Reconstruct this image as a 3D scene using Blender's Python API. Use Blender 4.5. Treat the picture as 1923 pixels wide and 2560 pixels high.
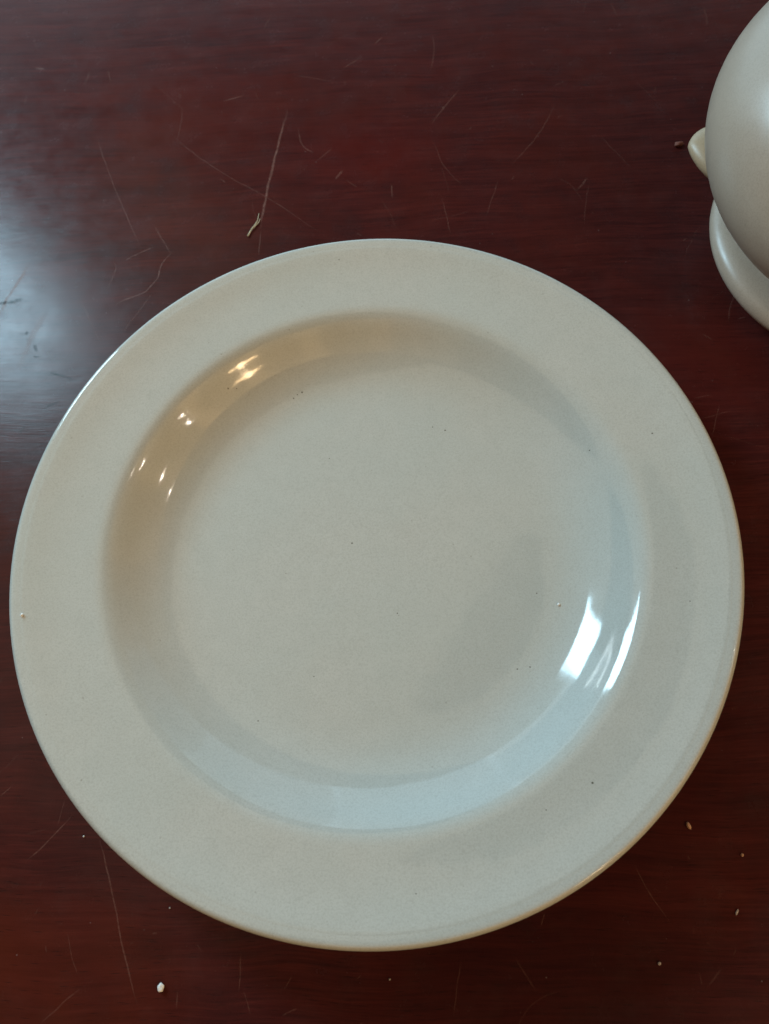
import bpy, bmesh, math, random
from mathutils import Vector, Matrix, noise
random.seed(7)
for o in list(bpy.data.objects): bpy.data.objects.remove(o, do_unlink=True)
scene = bpy.context.scene
COL = scene.collection
MM = 0.001

# ------------------------------------------------------------------ camera
cam = bpy.data.cameras.new('camera'); camo = bpy.data.objects.new('camera', cam); COL.objects.link(camo)
cam.sensor_fit = 'HORIZONTAL'; cam.sensor_width = 36.0; cam.lens = 36.0*1924/1923
cam.clip_start = 0.01; cam.clip_end = 50
TX, TY = 0.3406, 0.0629
rot = Matrix.Rotation(TY, 4, 'Y') @ Matrix.Rotation(TX, 4, 'X')
camo.matrix_world = Matrix.Translation((0.0209, -0.0763, 0.2722)) @ rot
cam.dof.use_dof = True; cam.dof.focus_distance = 0.262; cam.dof.aperture_fstop = 20
scene.camera = camo

# ------------------------------------------------------------------ room light (indoors: no sky, no sun)
world = bpy.data.worlds.new('World'); scene.world = world; world.use_nodes = True
bg = world.node_tree.nodes['Background']
bg.inputs['Color'].default_value = (1.0, 0.60, 0.45, 1); bg.inputs['Strength'].default_value = 0.07

def aim(o, target): o.rotation_euler = (Vector(target) - o.location).to_track_quat('-Z', 'Y').to_euler()
def direction(az, el):
    a, e = math.radians(az), math.radians(el)
    return Vector((math.cos(e)*math.cos(a), math.cos(e)*math.sin(a), math.sin(e)))
def area(name, az, el, dist, w, h, power, color, target=(0.03, 0, 0.02), shape='RECTANGLE'):
    l = bpy.data.lights.new(name, 'AREA'); l.shape = shape; l.size = w; l.size_y = h; l.energy = power; l.color = color
    o = bpy.data.objects.new(name, l); COL.objects.link(o)
    o.location = Vector(target) + direction(az, el)*dist; aim(o, target); return o
def bulb(name, az, el, dist, rad, power, color, target=(-0.07, 0.04, 0.02)):
    l = bpy.data.lights.new(name, 'POINT'); l.shadow_soft_size = rad; l.energy = power; l.color = color
    o = bpy.data.objects.new(name, l); COL.objects.link(o)
    o.location = Vector(target) + direction(az, el)*dist; return o
# daylight window up-left, with a narrow gap of light under it and added blue fill panels beside it
area('window_light', 139.5, 32.0, 1.0, 0.165, 0.34, 7.4, (0.50, 0.82, 1.0))
for az, p in ((128, 3.4), (104, 3.5), (80, 2.3), (56, 1.1), (32, 0.45)):      # dimmer away from the window
    area('blue_fill_light', az, 10, 1.6, 0.68, 1.0, p, (0.56, 0.84, 1.0))
area('window_gap_light', 140.0, 12.5, 1.03, 0.19, 0.012, 0.12, (0.8, 0.95, 1.0))
# unseen soft panel added close above the left, a fill that fades rightward
area('left_fill_light', 147, 58, 0.45, 0.56, 0.54, 0.66, (1.0, 0.86, 0.64), target=(0, 0, 0.02))
# warm lamp with a row of bulbs behind the photographer, its glow on the wall, and small white bulbs to the right
area('lamp_bar', -49.5, 39.5, 1.4, 0.19, 0.02, 0.6, (1.0, 0.66, 0.33), target=(-0.048, 0.071, 0.022))
area('lamp_center', -49.5, 39.5, 1.4, 0.045, 0.10, 0.6, (1.0, 0.72, 0.42), target=(-0.048, 0.071, 0.022))
for az, p in ((-112, 0.8), (-88, 1.7), (-64, 3.0), (-40, 3.6), (-16, 2.7), (8, 1.4), (32, 0.5)):      # brightest nearest the lamp
    area('warm_wall_glow', az, 30, 1.7, 0.72, 1.5, p, (1.0, 0.64, 0.28))
bulb('ceiling_bulb_a', -23.8, 36.0, 1.4, 0.008, 1.2, (1.0, 0.9, 0.78))
bulb('ceiling_bulb_b', -5.5, 39.0, 1.4, 0.008, 1.0, (1.0, 0.9, 0.78))
bulb('ceiling_bulb_c', 1.0, 50.0, 1.4, 0.008, 0.8, (1.0, 0.9, 0.78))

scene.view_settings.view_transform = 'Standard'; scene.view_settings.look = 'None'
scene.view_settings.exposure = 0.0; scene.view_settings.gamma = 1.0

# ------------------------------------------------------------------ node helpers
class NT:
    def __init__(s, name):
        s.m = bpy.data.materials.new(name); s.m.use_nodes = True; s.t = s.m.node_tree; s.n = s.t.nodes
        s.p = s.n['Principled BSDF']
    def put(s, sock, v):
        if isinstance(v, bpy.types.NodeSocket): s.t.links.new(v, sock)
        elif v is not None: sock.default_value = v
    def math(s, op, a, b=None, c=None, clamp=False):
        n = s.n.new('ShaderNodeMath'); n.operation = op; n.use_clamp = clamp
        s.put(n.inputs[0], a); s.put(n.inputs[1], b); s.put(n.inputs[2], c); return n.outputs[0]
    def vec(s, op, a, b=None, scale=None):
        n = s.n.new('ShaderNodeVectorMath'); n.operation = op
        s.put(n.inputs[0], a); s.put(n.inputs[1], b)
        if scale is not None: s.put(n.inputs['Scale'], scale)
        return n.outputs['Value'] if op in ('DOT_PRODUCT', 'DISTANCE', 'LENGTH') else n.outputs[0]
    def coord(s): return s.n.new('ShaderNodeTexCoord').outputs['Object']
    def mapping(s, v, scale, rot=(0,0,0), loc=(0,0,0)):
        n = s.n.new('ShaderNodeMapping'); s.put(n.inputs[0], v)
        n.inputs['Location'].default_value = loc; n.inputs['Rotation'].default_value = rot; n.inputs['Scale'].default_value = scale
        return n.outputs[0]
    def noise(s, v, scale, detail=3, rough=.5, dist=0):
        n = s.n.new('ShaderNodeTexNoise'); s.put(n.inputs['Vector'], v); n.inputs['Scale'].default_value = scale
        n.inputs['Detail'].default_value = detail; n.inputs['Roughness'].default_value = rough; n.inputs['Distortion'].default_value = dist
        return n.outputs[0]
    def voro(s, v, scale, out='Distance', rnd=1.0):
        n = s.n.new('ShaderNodeTexVoronoi'); s.put(n.inputs['Vector'], v); n.inputs['Scale'].default_value = scale
        n.inputs['Randomness'].default_value = rnd
        return n.outputs[out]
    def rng(s, v, a, b, c=0., d=1., smooth=False):
        n = s.n.new('ShaderNodeMapRange'); s.put(n.inputs[0], v)
        if smooth: n.interpolation_type = 'SMOOTHSTEP'
        for i, q in enumerate((a, b, c, d)): n.inputs[1+i].default_value = q
        return n.outputs[0]
    def ramp(s, v, stops):
        n = s.n.new('ShaderNodeValToRGB'); s.put(n.inputs[0], v); e = n.color_ramp.elements
        while len(e) < len(stops): e.new(.5)
        for q, (pos, c) in zip(e, stops): q.position = pos; q.color = (*c, 1)
        return n.outputs[0]
    def mix(s, f, a, b, mode='MIX'):
        n = s.n.new('ShaderNodeMix'); n.data_type = 'RGBA'; n.blend_type = mode
        s.put(n.inputs[0], f)
        for sock, v in ((n.inputs[6], a), (n.inputs[7], b)):
            s.put(sock, (*v, 1) if isinstance(v, tuple) and len(v) == 3 else v)
        return n.outputs[2]
    def bump(s, h, strength, dist, normal=None):
        n = s.n.new('ShaderNodeBump'); n.inputs['Strength'].default_value = strength; n.inputs['Distance'].default_value = dist
        s.put(n.inputs['Height'], h)
        if normal is not None: s.put(n.inputs['Normal'], normal)
        return n.outputs[0]
    def set(s, **k):
        for a, v in k.items():
            sock = s.p.inputs[a.replace('_', ' ')]
            s.put(sock, (*v, 1) if isinstance(v, tuple) and len(v) == 3 else v)

# ------------------------------------------------------------------ dark lacquered wood, scratched
# width mm, strength, 0 = pale scratch / 1 = dark dent, points in mm on the table
SCRATCHES = [(0.85,0.75,0,[(-41.4,220.2),(-44.4,203.6),(-47.6,181.9),(-49.6,166.0),(-50.9,153.1)]),(0.35,0.45,0,[(-50.6,151.8),(-50.5,138.7)]),(0.3,0.4,0,[(-97.1,210.8),(-84.0,197.0),(-65.6,181.8),(-46.0,168.0),(-20.8,146.7)]),(0.28,0.4,0,[(-131.8,210.2),(-127.9,200.4),(-118.6,178.3),(-110.2,160.1),(-102.0,143.0)]),(0.45,0.35,0,[(-131.0,252.1),(-128.7,242.9)]),(0.4,0.35,0,[(-140.2,252.0),(-141.7,242.3)]),(0.5,0.45,0,[(-62.4,230.9),(-73.1,227.5)]),(0.4,0.4,0,[(-5.5,252.3),(-16.5,243.7)]),(0.5,0.5,0,[(2.7,263.1),(-1.1,258.7)]),(0.6,0.3,0,[(-98.3,156.9),(-89.6,141.7)]),(0.5,0.4,0,[(-97.0,146.3),(-109.9,139.6)]),(0.5,0.4,0,[(-36.2,208.3),(-33.6,198.5),(-27.8,193.5)]),(0.4,0.3,0,[(-27.1,189.6),(-19.8,196.2)]),(0.9,0.5,0,[(-18.3,178.4),(-14.8,183.4)]),(0.8,0.6,0,[(-168.5,255.9),(-163.6,254.5)]),(1.2,0.8,0,[(-152.2,141.0),(-156.6,129.3),(-160.0,121.6),(-161.6,113.4)]),(1.3,1,1,[(-164.4,119.6),(-157.4,120.3),(-152.6,121.3)]),(0.45,0.6,0,[(-88.0,144.0),(-93.1,137.1),(-94.4,129.3),(-98.7,123.0),(-106.5,119.3),(-112.6,116.1)]),(0.3,0.5,0,[(-127.4,120.8),(-122.7,111.8),(-114.3,96.2)]),(0.8,0.7,1,[(-136.0,85.1),(-124.6,81.3)]),(2.0,0.35,0,[(-141.3,114.4),(-145.6,103.1),(-149.0,86.5)]),(0.4,0.35,0,[(-115.0,139.2),(-113.3,134.3),(-117.0,122.6)]),(1.2,0.8,1,[(-144.1,98.7),(-142.4,94.8)]),(1.2,0.8,1,[(-148.9,104.8),(-147.6,103.6)]),(0.7,0.7,1,[(-143.4,92.4),(-140.9,92.6)]),(1.0,0.5,1,[(-135.3,68.4),(-129.0,71.3)]),(0.8,0.5,1,[(-144.2,55.8),(-142.2,61.0)]),(0.4,0.4,0,[(81.8,215.4),(75.6,203.1),(70.2,194.7),(60.0,181.8)]),(0.7,0.45,0,[(92.3,172.8),(86.9,166.0)]),(0.45,0.5,0,[(6.7,174.3),(7.2,166.6)]),(0.5,0.4,0,[(38.6,227.5),(30.7,216.2),(25.2,207.6)]),(1.0,0.7,0,[(30.3,216.0),(31.1,217.4)]),(0.35,0.3,0,[(25.9,197.5),(30.4,182.5),(38.7,171.1)]),(0.35,0.4,0,[(29.1,164.7),(32.2,146.0)]),(0.35,0.35,0,[(54.0,174.0),(47.4,154.5)]),(0.6,0.3,0,[(155.3,270.7),(155.1,258.0)]),(0.5,0.3,0,[(112.5,277.1),(114.2,267.5)]),(0.4,0.5,0,[(-91.8,-93.2),(-87.2,-104.5),(-79.1,-127.1),(-73.8,-141.0)]),(0.35,0.5,0,[(-101.5,-85.4),(-109.7,-94.8),(-115.4,-99.7)]),(0.3,0.45,0,[(-41.8,-126.7),(-41.6,-136.9)]),(0.25,0.35,0,[(-105.3,-81.0),(-106.6,-89.7)]),(0.3,0.4,0,[(-24.7,-132.2),(-27.5,-136.0)]),(0.4,0.35,0,[(-27.8,-143.4),(-23.0,-141.1)]),(0.3,0.3,0,[(-61.3,-137.2),(-60.6,-142.1)]),(0.25,0.4,0,[(83.2,-100.2),(86.1,-106.8),(92.6,-117.1)]),(0.3,0.5,0,[(53.9,-114.2),(52.7,-118.1)]),(0.25,0.3,0,[(27.3,-128.0),(24.7,-142.8)]),(0.35,0.35,0,[(132.6,61.5),(128.1,48.4)]),(0.3,0.3,0,[(123.5,64.3),(130.5,65.7)]),(0.4,0.3,0,[(144.8,99.0),(148.5,99.6)]),(0.4,0.3,0,[(130.4,92.6),(134.0,89.7)]),(0.3,0.4,0,[(-119.2,-56.8),(-114.9,-54.4)]),(0.3,0.4,0,[(-128.3,-80.0),(-124.6,-76.7)]),(0.4,0.3,0,[(-103.9,-146.6),(-92.4,-136.7)])]
def scratch_material(name, color, strength):
    s = NT(name); at = s.n.new('ShaderNodeAttribute'); at.attribute_name = 'fade'
    mm = s.vec('MULTIPLY', s.vec('SCALE', s.coord(), scale=1000.0), (1, 1, 0))
    al = s.math('MULTIPLY', at.outputs['Fac'], s.rng(s.noise(mm, .6, 3, .7), .36, .62, .25, 1))
    s.set(Base_Color=s.mix(s.noise(mm, .3, 2), color, tuple(x*.6 for x in color)), Roughness=.5, Alpha=s.math('MULTIPLY', al, strength, clamp=True))
    return s.m
def wood_material():
    s = NT('dark_mahogany'); co = s.coord()
    mm = s.vec('SCALE', co, scale=1000.0)
    flat = s.vec('MULTIPLY', mm, (1, 1, 0))
    warp = s.noise(flat, 0.012, 2)
    cx = s.n.new('ShaderNodeCombineXYZ'); s.put(cx.inputs[1], s.math('MULTIPLY', warp, 12.0))
    wv = s.vec('ADD', flat, cx.outputs[0])
    g1 = s.noise(s.mapping(wv, (0.030, 0.75, 1), rot=(0, 0, .03)), 1.0, 4, .62)
    g2 = s.noise(s.mapping(wv, (0.010, 0.13, 1), rot=(0, 0, -.02)), 1.0, 3, .5, .4)
    g3 = s.noise(s.mapping(wv, (0.085, 1.55, 1), rot=(0, 0, .05)), 1.0, 3, .6)
    blot = s.noise(flat, 0.017, 3, .55)
    g = s.math('ADD', s.math('MULTIPLY', g1, .46), s.math('ADD', s.math('MULTIPLY', g2, .30), s.math('MULTIPLY', g3, .24)))
    col = s.ramp(g, [(.28, (.020, .0052, .0056)), (.44, (.042, .0086, .0082)), (.56, (.063, .0120, .0106)), (.74, (.095, .0184, .0145))])
    col = s.mix(s.rng(blot, .42, .75, 0, .5), col, (.070, .0105, .0058))
    col = s.mix(s.rng(s.noise(flat, 0.045, 3), .55, .8, 0, .45), col, (.018, .006, .0065))
    # warmer and redder areas of the stain
    for x, y, r, c, f in ((-118, -140, 45, (.105, .018, .006), .6), (-5, 192, 30, (.085, .008, .006), .5), (-70, 225, 40, (.075, .010, .006), .4), (120, 75, 40, (.07, .009, .007), .4), (60, -140, 50, (.016, .004, .005), .5)):
        q = s.rng(s.vec('DISTANCE', s.vec('MULTIPLY', wv, (.6, 1, 0)), (x*.6, y+6, 0)), r*.2, r, f, 0, True)
        col = s.mix(s.math('MULTIPLY', q, s.rng(blot, .25, .6, .3, 1)), col, c)
    # pore streaks: short dark dashes along the grain
    pv = s.voro(s.mapping(wv, (0.085, 1.25, 1)), 1.0)
    pore = s.rng(pv, .05, .22, 1, 0, True)
    col = s.mix(s.math('MULTIPLY', pore, .6), col, (.010, .004, .004))
    # dust specks
    vn = s.n.new('ShaderNodeTexVoronoi'); s.put(vn.inputs['Vector'], flat); vn.inputs['Scale'].default_value = .22
    keep = s.rng(s.vec('DOT_PRODUCT', vn.outputs['Color'], (1, 0, 0)), .72, .73, 0, 1)
    rad = s.math('MULTIPLY_ADD', s.vec('DOT_PRODUCT', vn.outputs['Color'], (0, 1, 0)), .055, .02)
    dust = s.math('MULTIPLY', keep, s.math('SUBTRACT', 1.0, s.math('DIVIDE', vn.outputs['Distance'], rad), clamp=True))
    haze = s.rng(s.noise(flat, .06, 4, .65), .5, .8, 0, .05)
    col = s.mix(haze, col, (.16, .10, .095))
    col = s.mix(s.math('MULTIPLY', dust, .45), col, (.42, .34, .32))
    rough = s.rng(s.noise(flat, .09, 4, .6), .3, .7, .21, .29)
    h = s.math('ADD', s.math('MULTIPLY', g1, .5), s.math('MULTIPLY', g3, .5))
    h = s.math('SUBTRACT', h, s.math('MULTIPLY', pore, .25))
    nb = s.bump(h, .30, .00010)
    nb = s.bump(s.noise(s.mapping(flat, (.4, 1, 1)), .10, 3, .5), .16, .0005, nb)
    s.set(Base_Color=col, Roughness=rough, Normal=nb, Specular_IOR_Level=.17)
    return s.m

# ------------------------------------------------------------------ pale celadon glaze
SPECKS = [(-27,65,1.2),(-28.8,64.1,.8),(-30.2,62.7,1),(-53.6,63.5,1),(-50.7,64,.8),(27.1,48.2,1.1),(22.5,49.7,.8),(-7.2,5,1.1),(97,36.6,1),(77,34,.8),(8.9,-20.6,.8),
 (-19.4,-41.9,.7),(-37.4,-56.4,.8),(56.8,-14.4,.8),(67,-75.8,1.2),(-16.1,38,.7),(48.7,-40.1,.9),(52.9,-39.5,.9),(-11.6,111.5,.8),(102,-21.8,.7),(53,-83.3,.7),(-65,-106,.7),(14.6,-105.6,.7)]
def glaze_material(name, base, specks=(), ra=.05, rb=.09):
    s = NT(name); co = s.coord(); mm = s.vec('SCALE', co, scale=1000.0)
    big = s.noise(mm, .022, 3, .55); mid = s.noise(mm, .16, 3, .6); tiny = s.noise(mm, 1.7, 2, .6)
    c0 = tuple(x*.965 for x in base); c1 = tuple(min(1, x*1.02) for x in base)
    col = s.mix(s.rng(mid, .3, .7), c0, c1)
    col = s.mix(s.rng(big, .35, .7, 0, .5), col, (base[0]*.90, base[1]*.97, base[2]*.99))
    col = s.mix(s.rng(tiny, .46, .70, 0, .36), col, tuple(x*.62 for x in base))
    col = s.mix(s.rng(s.noise(mm, 3.2, 1, .5), .42, .68, 0, .24), col, (base[0]*.70, base[1]*.66, base[2]*.58))
    vn = s.n.new('ShaderNodeTexVoronoi'); s.put(vn.inputs['Vector'], mm); vn.inputs['Scale'].default_value = .2
    keep = s.rng(s.vec('DOT_PRODUCT', vn.outputs['Color'], (1, 0, 0)), .62, .63, 0, 1)
    rad = s.math('MULTIPLY_ADD', s.vec('DOT_PRODUCT', vn.outputs['Color'], (0, 1, 0)), .06, .03)
    dots = s.math('MULTIPLY', keep, s.math('SUBTRACT', 1.0, s.math('DIVIDE', vn.outputs['Distance'], rad), clamp=True))
    col = s.mix(s.math('MULTIPLY', dots, .6), col, (.16, .14, .10))
    flat = s.vec('MULTIPLY', mm, (1, 1, 0)); m = None
    for x, y, d in specks:
        q = s.rng(s.vec('DISTANCE', flat, (x, y, 0)), .08*d, .42*d, 1, 0, True)
        m = q if m is None else s.math('MAXIMUM', m, q)
    if m is not None: col = s.mix(s.math('MULTIPLY', m, .9), col, (.045, .04, .022))
    nb = s.bump(s.noise(mm, .9, 3, .6), .10, .00006)
    nb = s.bump(s.noise(mm, .045, 2, .5), .5, .00035, nb)
    s.set(Base_Color=col, Roughness=s.rng(mid, .3, .7, ra, rb), Normal=nb, Specular_IOR_Level=.5)
    return s.m

def plain(name, a, b, scale, rough=.6):
    s = NT(name); n = s.noise(s.vec('SCALE', s.coord(), scale=1000.0), scale, 3, .6)
    s.set(Base_Color=s.mix(n, a, b), Roughness=rough, Normal=s.bump(n, .4, .0001)); return s.m

M_wood = wood_material()
M_glaze = glaze_material('celadon_glaze', (.482, .502, .476), SPECKS)
M_pot = glaze_material('grey_celadon_glaze', (.41, .325, .255), ra=.30, rb=.38)
M_lug = glaze_material('warm_lit_glaze', (.42, .31, .20), ra=.36, rb=.42)  # warm lamp light on the lug is put into its glaze colour

# ------------------------------------------------------------------ mesh helpers
def spline(P, n):
    P = [Vector(p) for p in P]; Q = [2*P[0]-P[1]] + P + [2*P[-1]-P[-2]]; out = []
    for i in range(1, len(Q)-2):
        a, b, c, d = Q[i-1:i+3]
        for k in range(n):
            t = k/n; out.append(.5*(2*b+(c-a)*t+(2*a-5*b+4*c-d)*t*t+(3*b-a-3*c+d)*t**3))
    return out + [P[-1]]
def obj(name, bm, mat, parent=None, smooth=True):
    me = bpy.data.meshes.new(name); bm.normal_update(); bm.to_mesh(me); bm.free()
    if smooth: me.polygons.foreach_set('use_smooth', [True]*len(me.polygons))
    me.materials.append(mat); o = bpy.data.objects.new(name, me); COL.objects.link(o)
    if parent: o.parent = parent
    return o
def tag(o, label=None, cat=None, group=None, kind=None):
    for k, v in (('label', label), ('category', cat), ('group', group), ('kind', kind)):
        if v: o[k] = v
    return o
def lathe(profile, seg=192, wob=0.0):
    """profile in mm (r, z); points with r = 0 become poles"""
    bm = bmesh.new(); rings = []
    for r, z in profile:
        if r < 1e-4: rings.append([bm.verts.new((0, 0, z*MM))]); continue
        ring = []
        for k in range(seg):
            a = 2*math.pi*k/seg
            rr = r*(1 + wob*noise.noise(Vector((math.cos(a)*1.3, math.sin(a)*1.3, z*.02))))
            zz = z + wob*60*noise.noise(Vector((math.cos(a)*1.1+7, math.sin(a)*1.1, 3)))*(r/120)**2
            ring.append(bm.verts.new((rr*math.cos(a)*MM, rr*math.sin(a)*MM, zz*MM)))
        rings.append(ring)
    for A, B in zip(rings[:-1], rings[1:]):
        for k in range(seg):
            k2 = (k+1) % seg
            if len(A) == 1 and len(B) == 1: continue
            if len(A) == 1: bm.faces.new((A[0], B[k], B[k2]))
            elif len(B) == 1: bm.faces.new((A[k], B[0], A[k2]))
            else: bm.faces.new((A[k], B[k], B[k2], A[k2]))
    bmesh.ops.recalc_face_normals(bm, faces=bm.faces)
    return bm

# ------------------------------------------------------------------ table top
bm = bmesh.new()
x0, x1, y0, y1, th = -.55, .60, -.42, .62, .024
bmesh.ops.create_cube(bm, size=1)
for v in bm.verts:
    v.co = Vector(((x0+x1)/2 + v.co.x*(x1-x0), (y0+y1)/2 + v.co.y*(y1-y0), -th/2 + v.co.z*th))
bmesh.ops.bevel(bm, geom=bm.edges[:], offset=.004, segments=3, affect='EDGES')
table = obj('table_top', bm, M_wood, smooth=False)
tag(table, 'dark red brown lacquered wooden table top covered in fine scratches', None, kind='structure')

# scratches: hair-thin films of scuffed lacquer, soft at their edges
def strip(V, F, A, pts, w, st):
    P = [Vector((x, y, 0)) for x, y in pts]
    if len(P) == 2: P = [P[0], P[0].lerp(P[1], .5), P[1]]
    Q = []
    for q in spline(P, 6): Q.append(q + Vector((noise.noise(q*.18), noise.noise(q*.18 + Vector((9, 3, 0))), 0))*.45)
    n = len(Q); base = len(V)
    for i, q in enumerate(Q):
        t = (Q[min(i+1, n-1)] - Q[max(i-1, 0)]).normalized(); u = Vector((-t.y, t.x, 0))
        e = min(1, 4.5*min(i, n-1-i)/(n-1) + .12); ww = w*(.55 + .45*e)*(1 + .35*noise.noise(q*.4))
        for k, f in ((-1, 0), (-.35, .8), (.35, .8), (1, 0)):
            V.append((q + u*k*ww*.8 + Vector((0, 0, .03)))*MM); A.append(f*e*st)
        if i:
            for k in range(3):
                a = base + (i-1)*4 + k; F.append((a, a+1, a+5, a+4))
def strip_obj(name, V, F, A, mat):
    me = bpy.data.meshes.new(name); me.from_pydata(V, [], F); me.materials.append(mat)
    at = me.attributes.new('fade', 'FLOAT', 'POINT'); at.data.foreach_set('value', A)
    o = bpy.data.objects.new(name, me); COL.objects.link(o); o.parent = table; return o
M_scr = scratch_material('pale_scratch', (.38, .17, .125), .8)
M_dent = scratch_material('dark_dent', (.010, .006, .006), .95)
for w, st, k, pts in SCRATCHES:
    V, F, A = [], [], []; strip(V, F, A, pts, w, st)
    strip_obj('dent' if k else 'scratch', V, F, A, M_dent if k else M_scr)
V, F, A = [], [], []
rs = random.Random(11)
for i in range(240):
    x, y = rs.uniform(-210, 200), rs.uniform(-155, 320)
    a = rs.choice([rs.gauss(1.2, .3), rs.gauss(2.0, .3), rs.uniform(0, 3.14)]); L = rs.choice([rs.uniform(1, 4), rs.uniform(3, 10), rs.uniform(8, 24)]); c = rs.gauss(0, .006)
    pts = []
    for q in range(4): pts.append((x, y)); x += math.cos(a)*L/3; y += math.sin(a)*L/3; a += c*L
    strip(V, F, A, pts, rs.uniform(.22, .5), rs.uniform(.08, .34))
for i in range(900):                                    # tiny scuffs, thicker in worn patches
    x, y = rs.uniform(-210, 200), rs.uniform(-155, 320)
    if noise.noise(Vector((x*.018, y*.018, 4))) + rs.uniform(-.3, .3) < .05: continue
    a = rs.uniform(0, 3.14); L = rs.uniform(.4, 2.6)
    strip(V, F, A, [(x, y), (x+math.cos(a)*L, y+math.sin(a)*L)], rs.uniform(.15, .5), rs.uniform(.06, .3))
tag(strip_obj('hairline_scratches', V, F, A, M_scr), kind='stuff')

# ------------------------------------------------------------------ soup plate
TILT = [(0,.3),(40,.4),(56,1),(62,4),(66,9),(70,17),(74.8,27),(78,33),(81.5,39),(84,43),(86,43.5),(88.3,37.5),(90.7,25),(92,12),(93.5,7),(98,7),(105,10.5),(112,16),(115,15),(116,12)]
def interp(x, T):
    if x <= T[0][0]: return T[0][1]
    for (a, va), (b, vb) in zip(T[:-1], T[1:]):
        if x <= b: return va + (vb-va)*(x-a)/(b-a)
    return T[-1][1]
step = .25; N = int(116/step)
tl = [sum(interp(min(116, max(0, (i+k)*step)), TILT) for k in range(-4, 5))/9 for i in range(N+1)]
zz = [0.0]
for i in range(N): zz.append(zz[-1] + math.tan(math.radians((tl[i]+tl[i+1])/2))*step)
zz = [z + 31.5 - zz[-1] for z in zz]
inner = [(i*step, zz[i]) for i in range(N+1) if (i*step < 56 and i % 24 == 0) or (i*step >= 56 and i % 4 == 0)]
lip = [(p.x, p.y) for p in spline([inner[-2], inner[-1], (118.4, 31.85), (119.5, 31.4), (120.15, 30.5), (120.3, 29.5), (119.8, 28.5), (118.4, 27.8), (112, 25.3)], 6)[6:]]
under = [(105, 23.7), (97, 21.6), (92, 19.2), (87.5, 15), (82, 9.6), (76, 6.2), (70, 4.6), (66.5, 3.9), (65.4, 2.4), (64.4, .5), (63.2, 0), (61.8, .5), (60.8, 2.4), (59, 3.8), (40, 4.2), (0, 4.2)]
bm = lathe(inner + lip + under, 224, .0022)
plate = obj('soup_plate', bm, M_glaze)
zmin = min(v.co.z for v in plate.data.vertices)
for v in plate.data.vertices: v.co.z -= zmin - .0001
tag(plate, 'large pale celadon glazed soup plate with wide rim and deep well', 'plate')

# ------------------------------------------------------------------ rounded pot at the right edge
AX = Vector((.189, .1227, 0))
pot = bpy.data.objects.new('covered_pot', None); COL.objects.link(pot); pot.location = AX
tag(pot, 'rounded grey green glazed pot cut off by the right edge, behind the plate', 'pot')
a_, b_, zc = 73.0, 46.0, 67.0
body = [(0, 24.5), (30, 24.6)]
for i in range(0, 49):
    t = -math.pi/2 + math.pi*i/48
    r, z = a_*math.cos(t), zc + b_*math.sin(t)
    if r > 34: body.append((r, z))
top = body[-1]
body += [(33, top[1]+1.0), (31.5, top[1]+.4), (30.8, top[1]-2), (30, top[1]-6)]
obj('body', lathe(body, 160), M_pot, pot)
foot = [(p.x, p.y) for p in spline([(30, 25.5), (42, 25.2), (46, 23.6), (51.5, 22.4), (55.2, 20.4), (56.6, 17.8), (55.8, 14.8), (51, 9), (45.4, 3.4), (44.2, .9), (43, .05), (41, .05), (39.8, 1.5), (38.8, 5), (30, 7)], 4)] + [(0, 7)]
obj('foot', lathe(foot, 160), M_pot, pot)
lz = top[1]
lid = obj('lid', lathe([(p.x, p.y) for p in spline([(30.2, lz-3), (30.4, lz+.6), (29.2, lz+1.9), (24, lz+4.2), (16, lz+6.6), (9, lz+7.8), (6.4, lz+8.8)], 4)] + [(0, lz+8.8)], 128), M_pot, pot)
obj('knob', lathe([(p.x, p.y) for p in spline([(6.3, lz+8.5), (5.6, lz+11), (7.6, lz+14), (9.6, lz+17), (9, lz+20), (5.5, lz+22)], 5)] + [(0, lz+22.6)], 64), M_pot, lid)
def lug(az):
    bm = bmesh.new(); bmesh.ops.create_uvsphere(bm, u_segments=48, v_segments=24, radius=1)
    for v in bm.verts:
        x, y, z = v.co
        taper = 1 - .28*max(0, y) 
        v.co = Vector((x*15.5*taper, y*13.5 + 0, z*5.2 + 1.5*x))*MM
        v.co.y *= 1
    # ledge: local +x is outward, y tangential
    o = obj('lug_handle', bm, M_lug, pot)
    a = math.radians(az)
    o.location = Vector((math.cos(a)*59*MM, math.sin(a)*59*MM, 45*MM)); o.rotation_euler = (0, 0, a)
    return o
lug(164.5); lug(-15.5)

# ------------------------------------------------------------------ crumbs and a bit of straw
M_white = plain('white_crumb', (.86, .85, .82), (.7, .69, .66), .8, .7)
M_tan = plain('tan_crumb', (.55, .33, .2), (.38, .2, .12), 1.2, .7)
M_red = plain('red_brown_crumb', (.20, .055, .03), (.13, .035, .02), 1.2, .6)
M_grey = plain('pale_grey_crumb', (.48, .42, .38), (.34, .28, .25), 1.2, .7)
M_straw = plain('dry_straw', (.50, .42, .27), (.36, .29, .17), 1.0, .6)
def crumb(name, x, y, z, size, mat, label, seed, rz=0, cat='crumb'):
    bm = bmesh.new(); bmesh.ops.create_icosphere(bm, subdivisions=3, radius=1)
    for v in bm.verts:
        n = v.co.normalized(); k = 1 + .32*noise.noise(n*1.4 + Vector((seed, seed*2.3, 0))) + .12*noise.noise(n*4 + Vector((seed, 0, 9)))
        v.co = Vector((n.x*size[0], n.y*size[1], n.z*size[2]))*k*MM
    lo = min(v.co.z for v in bm.verts)
    for v in bm.verts: v.co.z -= lo
    o = obj(name, bm, mat); o.location = (x*MM, y*MM, z*MM); o.rotation_euler = (0, 0, rz)
    return tag(o, label, cat, 'crumbs lying about')
crumb('crumb', -66.2, -136.0, 0, (1.05, 1.25, .8), M_white, 'small bright white crumb on the table below the plate', 1)
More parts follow.
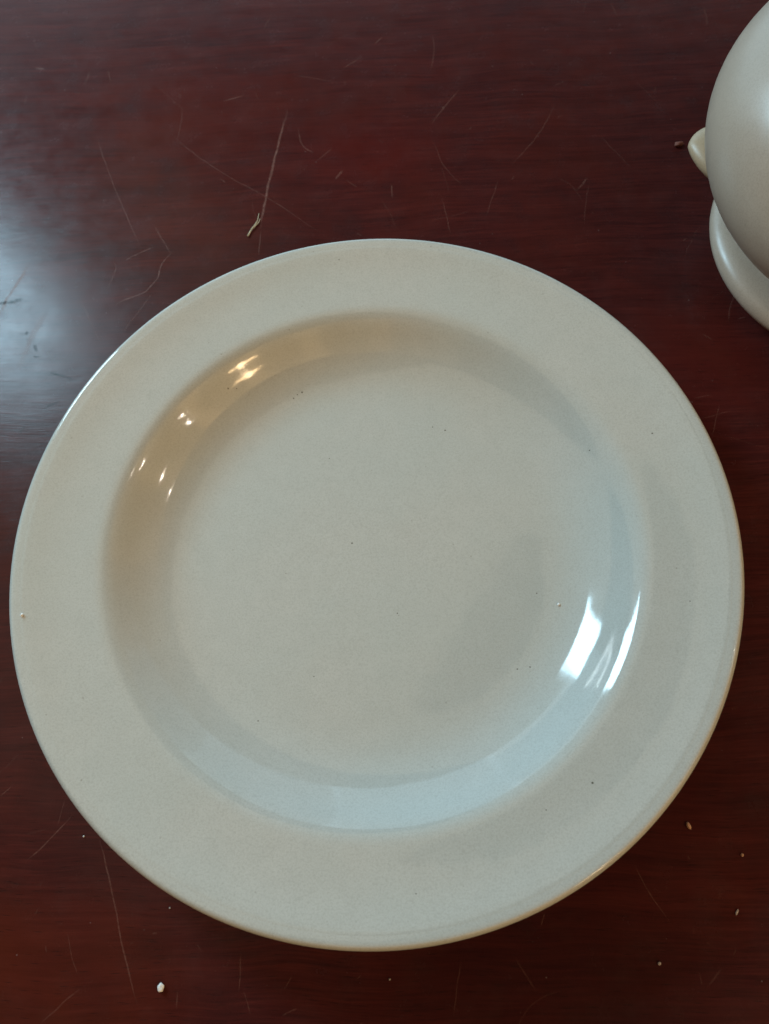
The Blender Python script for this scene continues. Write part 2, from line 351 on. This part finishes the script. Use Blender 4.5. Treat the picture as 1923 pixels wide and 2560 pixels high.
crumb('crumb', 101.5, -88.7, 0, (.6, 1.1, .5), M_tan, 'tan oval crumb on the table at the lower right of the plate', 2, .4)
crumb('crumb', 117.0, -97.2, 0, (.45, .5, .4), M_tan, 'tiny tan crumb near the lower right edge of the table', 3)
crumb('crumb', 113.0, -113.4, 0, (.3, .9, .3), M_grey, 'thin pale grey crumb low on the right of the table', 4, -.5)
crumb('crumb', 87.8, -127.7, 0, (.5, .45, .4), M_grey, 'round pale crumb on the table below the right of the plate', 5)
crumb('crumb', 5.4, -133.0, 0, (.28, .28, .25), M_grey, 'tiny pale crumb just below the bottom of the plate', 6)
crumb('crumb', -65.7, -113.8, 0, (.3, .28, .25), M_grey, 'tiny pale crumb close under the lower left plate rim', 8)
crumb('crumb', -97.0, -92.6, 0, (.3, .3, .25), M_white, 'tiny white crumb on the table left of the lower plate rim', 9)
crumb('crumb', 133.0, 188.0, 0, (2.1, 1.1, .9), M_red, 'red brown seed like crumb beside the pot lug', 10, .15)
def on_plate(x, y):
    r = math.hypot(x, y); i = min(N-1, int(r/step)); return zz[i] + .05
for x, y, s, lb, sd in ((-113.0, -24.0, .75, 'small white crumb on the left rim of the plate', 11), (63.8, -18.6, .7, 'small pale crumb at the right foot of the plate well', 12)):
    crumb('crumb', x, y, on_plate(x, y)-.1, (.6*s, .8*s, .6*s), M_white, lb, sd)
def tube_mesh(bm, pts, r0, r1, seg=8):
    prev = None
    for i, p in enumerate(pts):
        p = Vector(p); t = (Vector(pts[min(i+1, len(pts)-1)]) - Vector(pts[max(i-1, 0)])).normalized()
        u = t.cross(Vector((0, 0, 1))).normalized(); w = u.cross(t)
        r = r0 + (r1-r0)*i/(len(pts)-1)
        ring = [bm.verts.new((p + (u*math.cos(2*math.pi*k/seg) + w*math.sin(2*math.pi*k/seg)*.6)*r)*MM) for k in range(seg)]
        if prev:
            for k in range(seg): bm.faces.new((prev[k], prev[(k+1) % seg], ring[(k+1) % seg], ring[k]))
        else: bm.faces.new(ring[::-1])
        prev = ring
    bm.faces.new(prev)
bm = bmesh.new()
tube_mesh(bm, [(-55.9, 149.0, .6), (-55.0, 151.2, .7), (-53.8, 153.5, .75), (-52.7, 155.6, .7), (-52.0, 157.4, .6), (-51.7, 161.3, .3)], .46, .13)
tube_mesh(bm, [(-53.9, 153.0, .62), (-52.4, 154.9, .7), (-51.4, 156.4, .6), (-51.0, 158.4, .4)], .34, .12)
tag(obj('straw_bit', bm, M_straw), 'forked olive bit of dry straw at the end of the long scratch above the plate', 'straw')
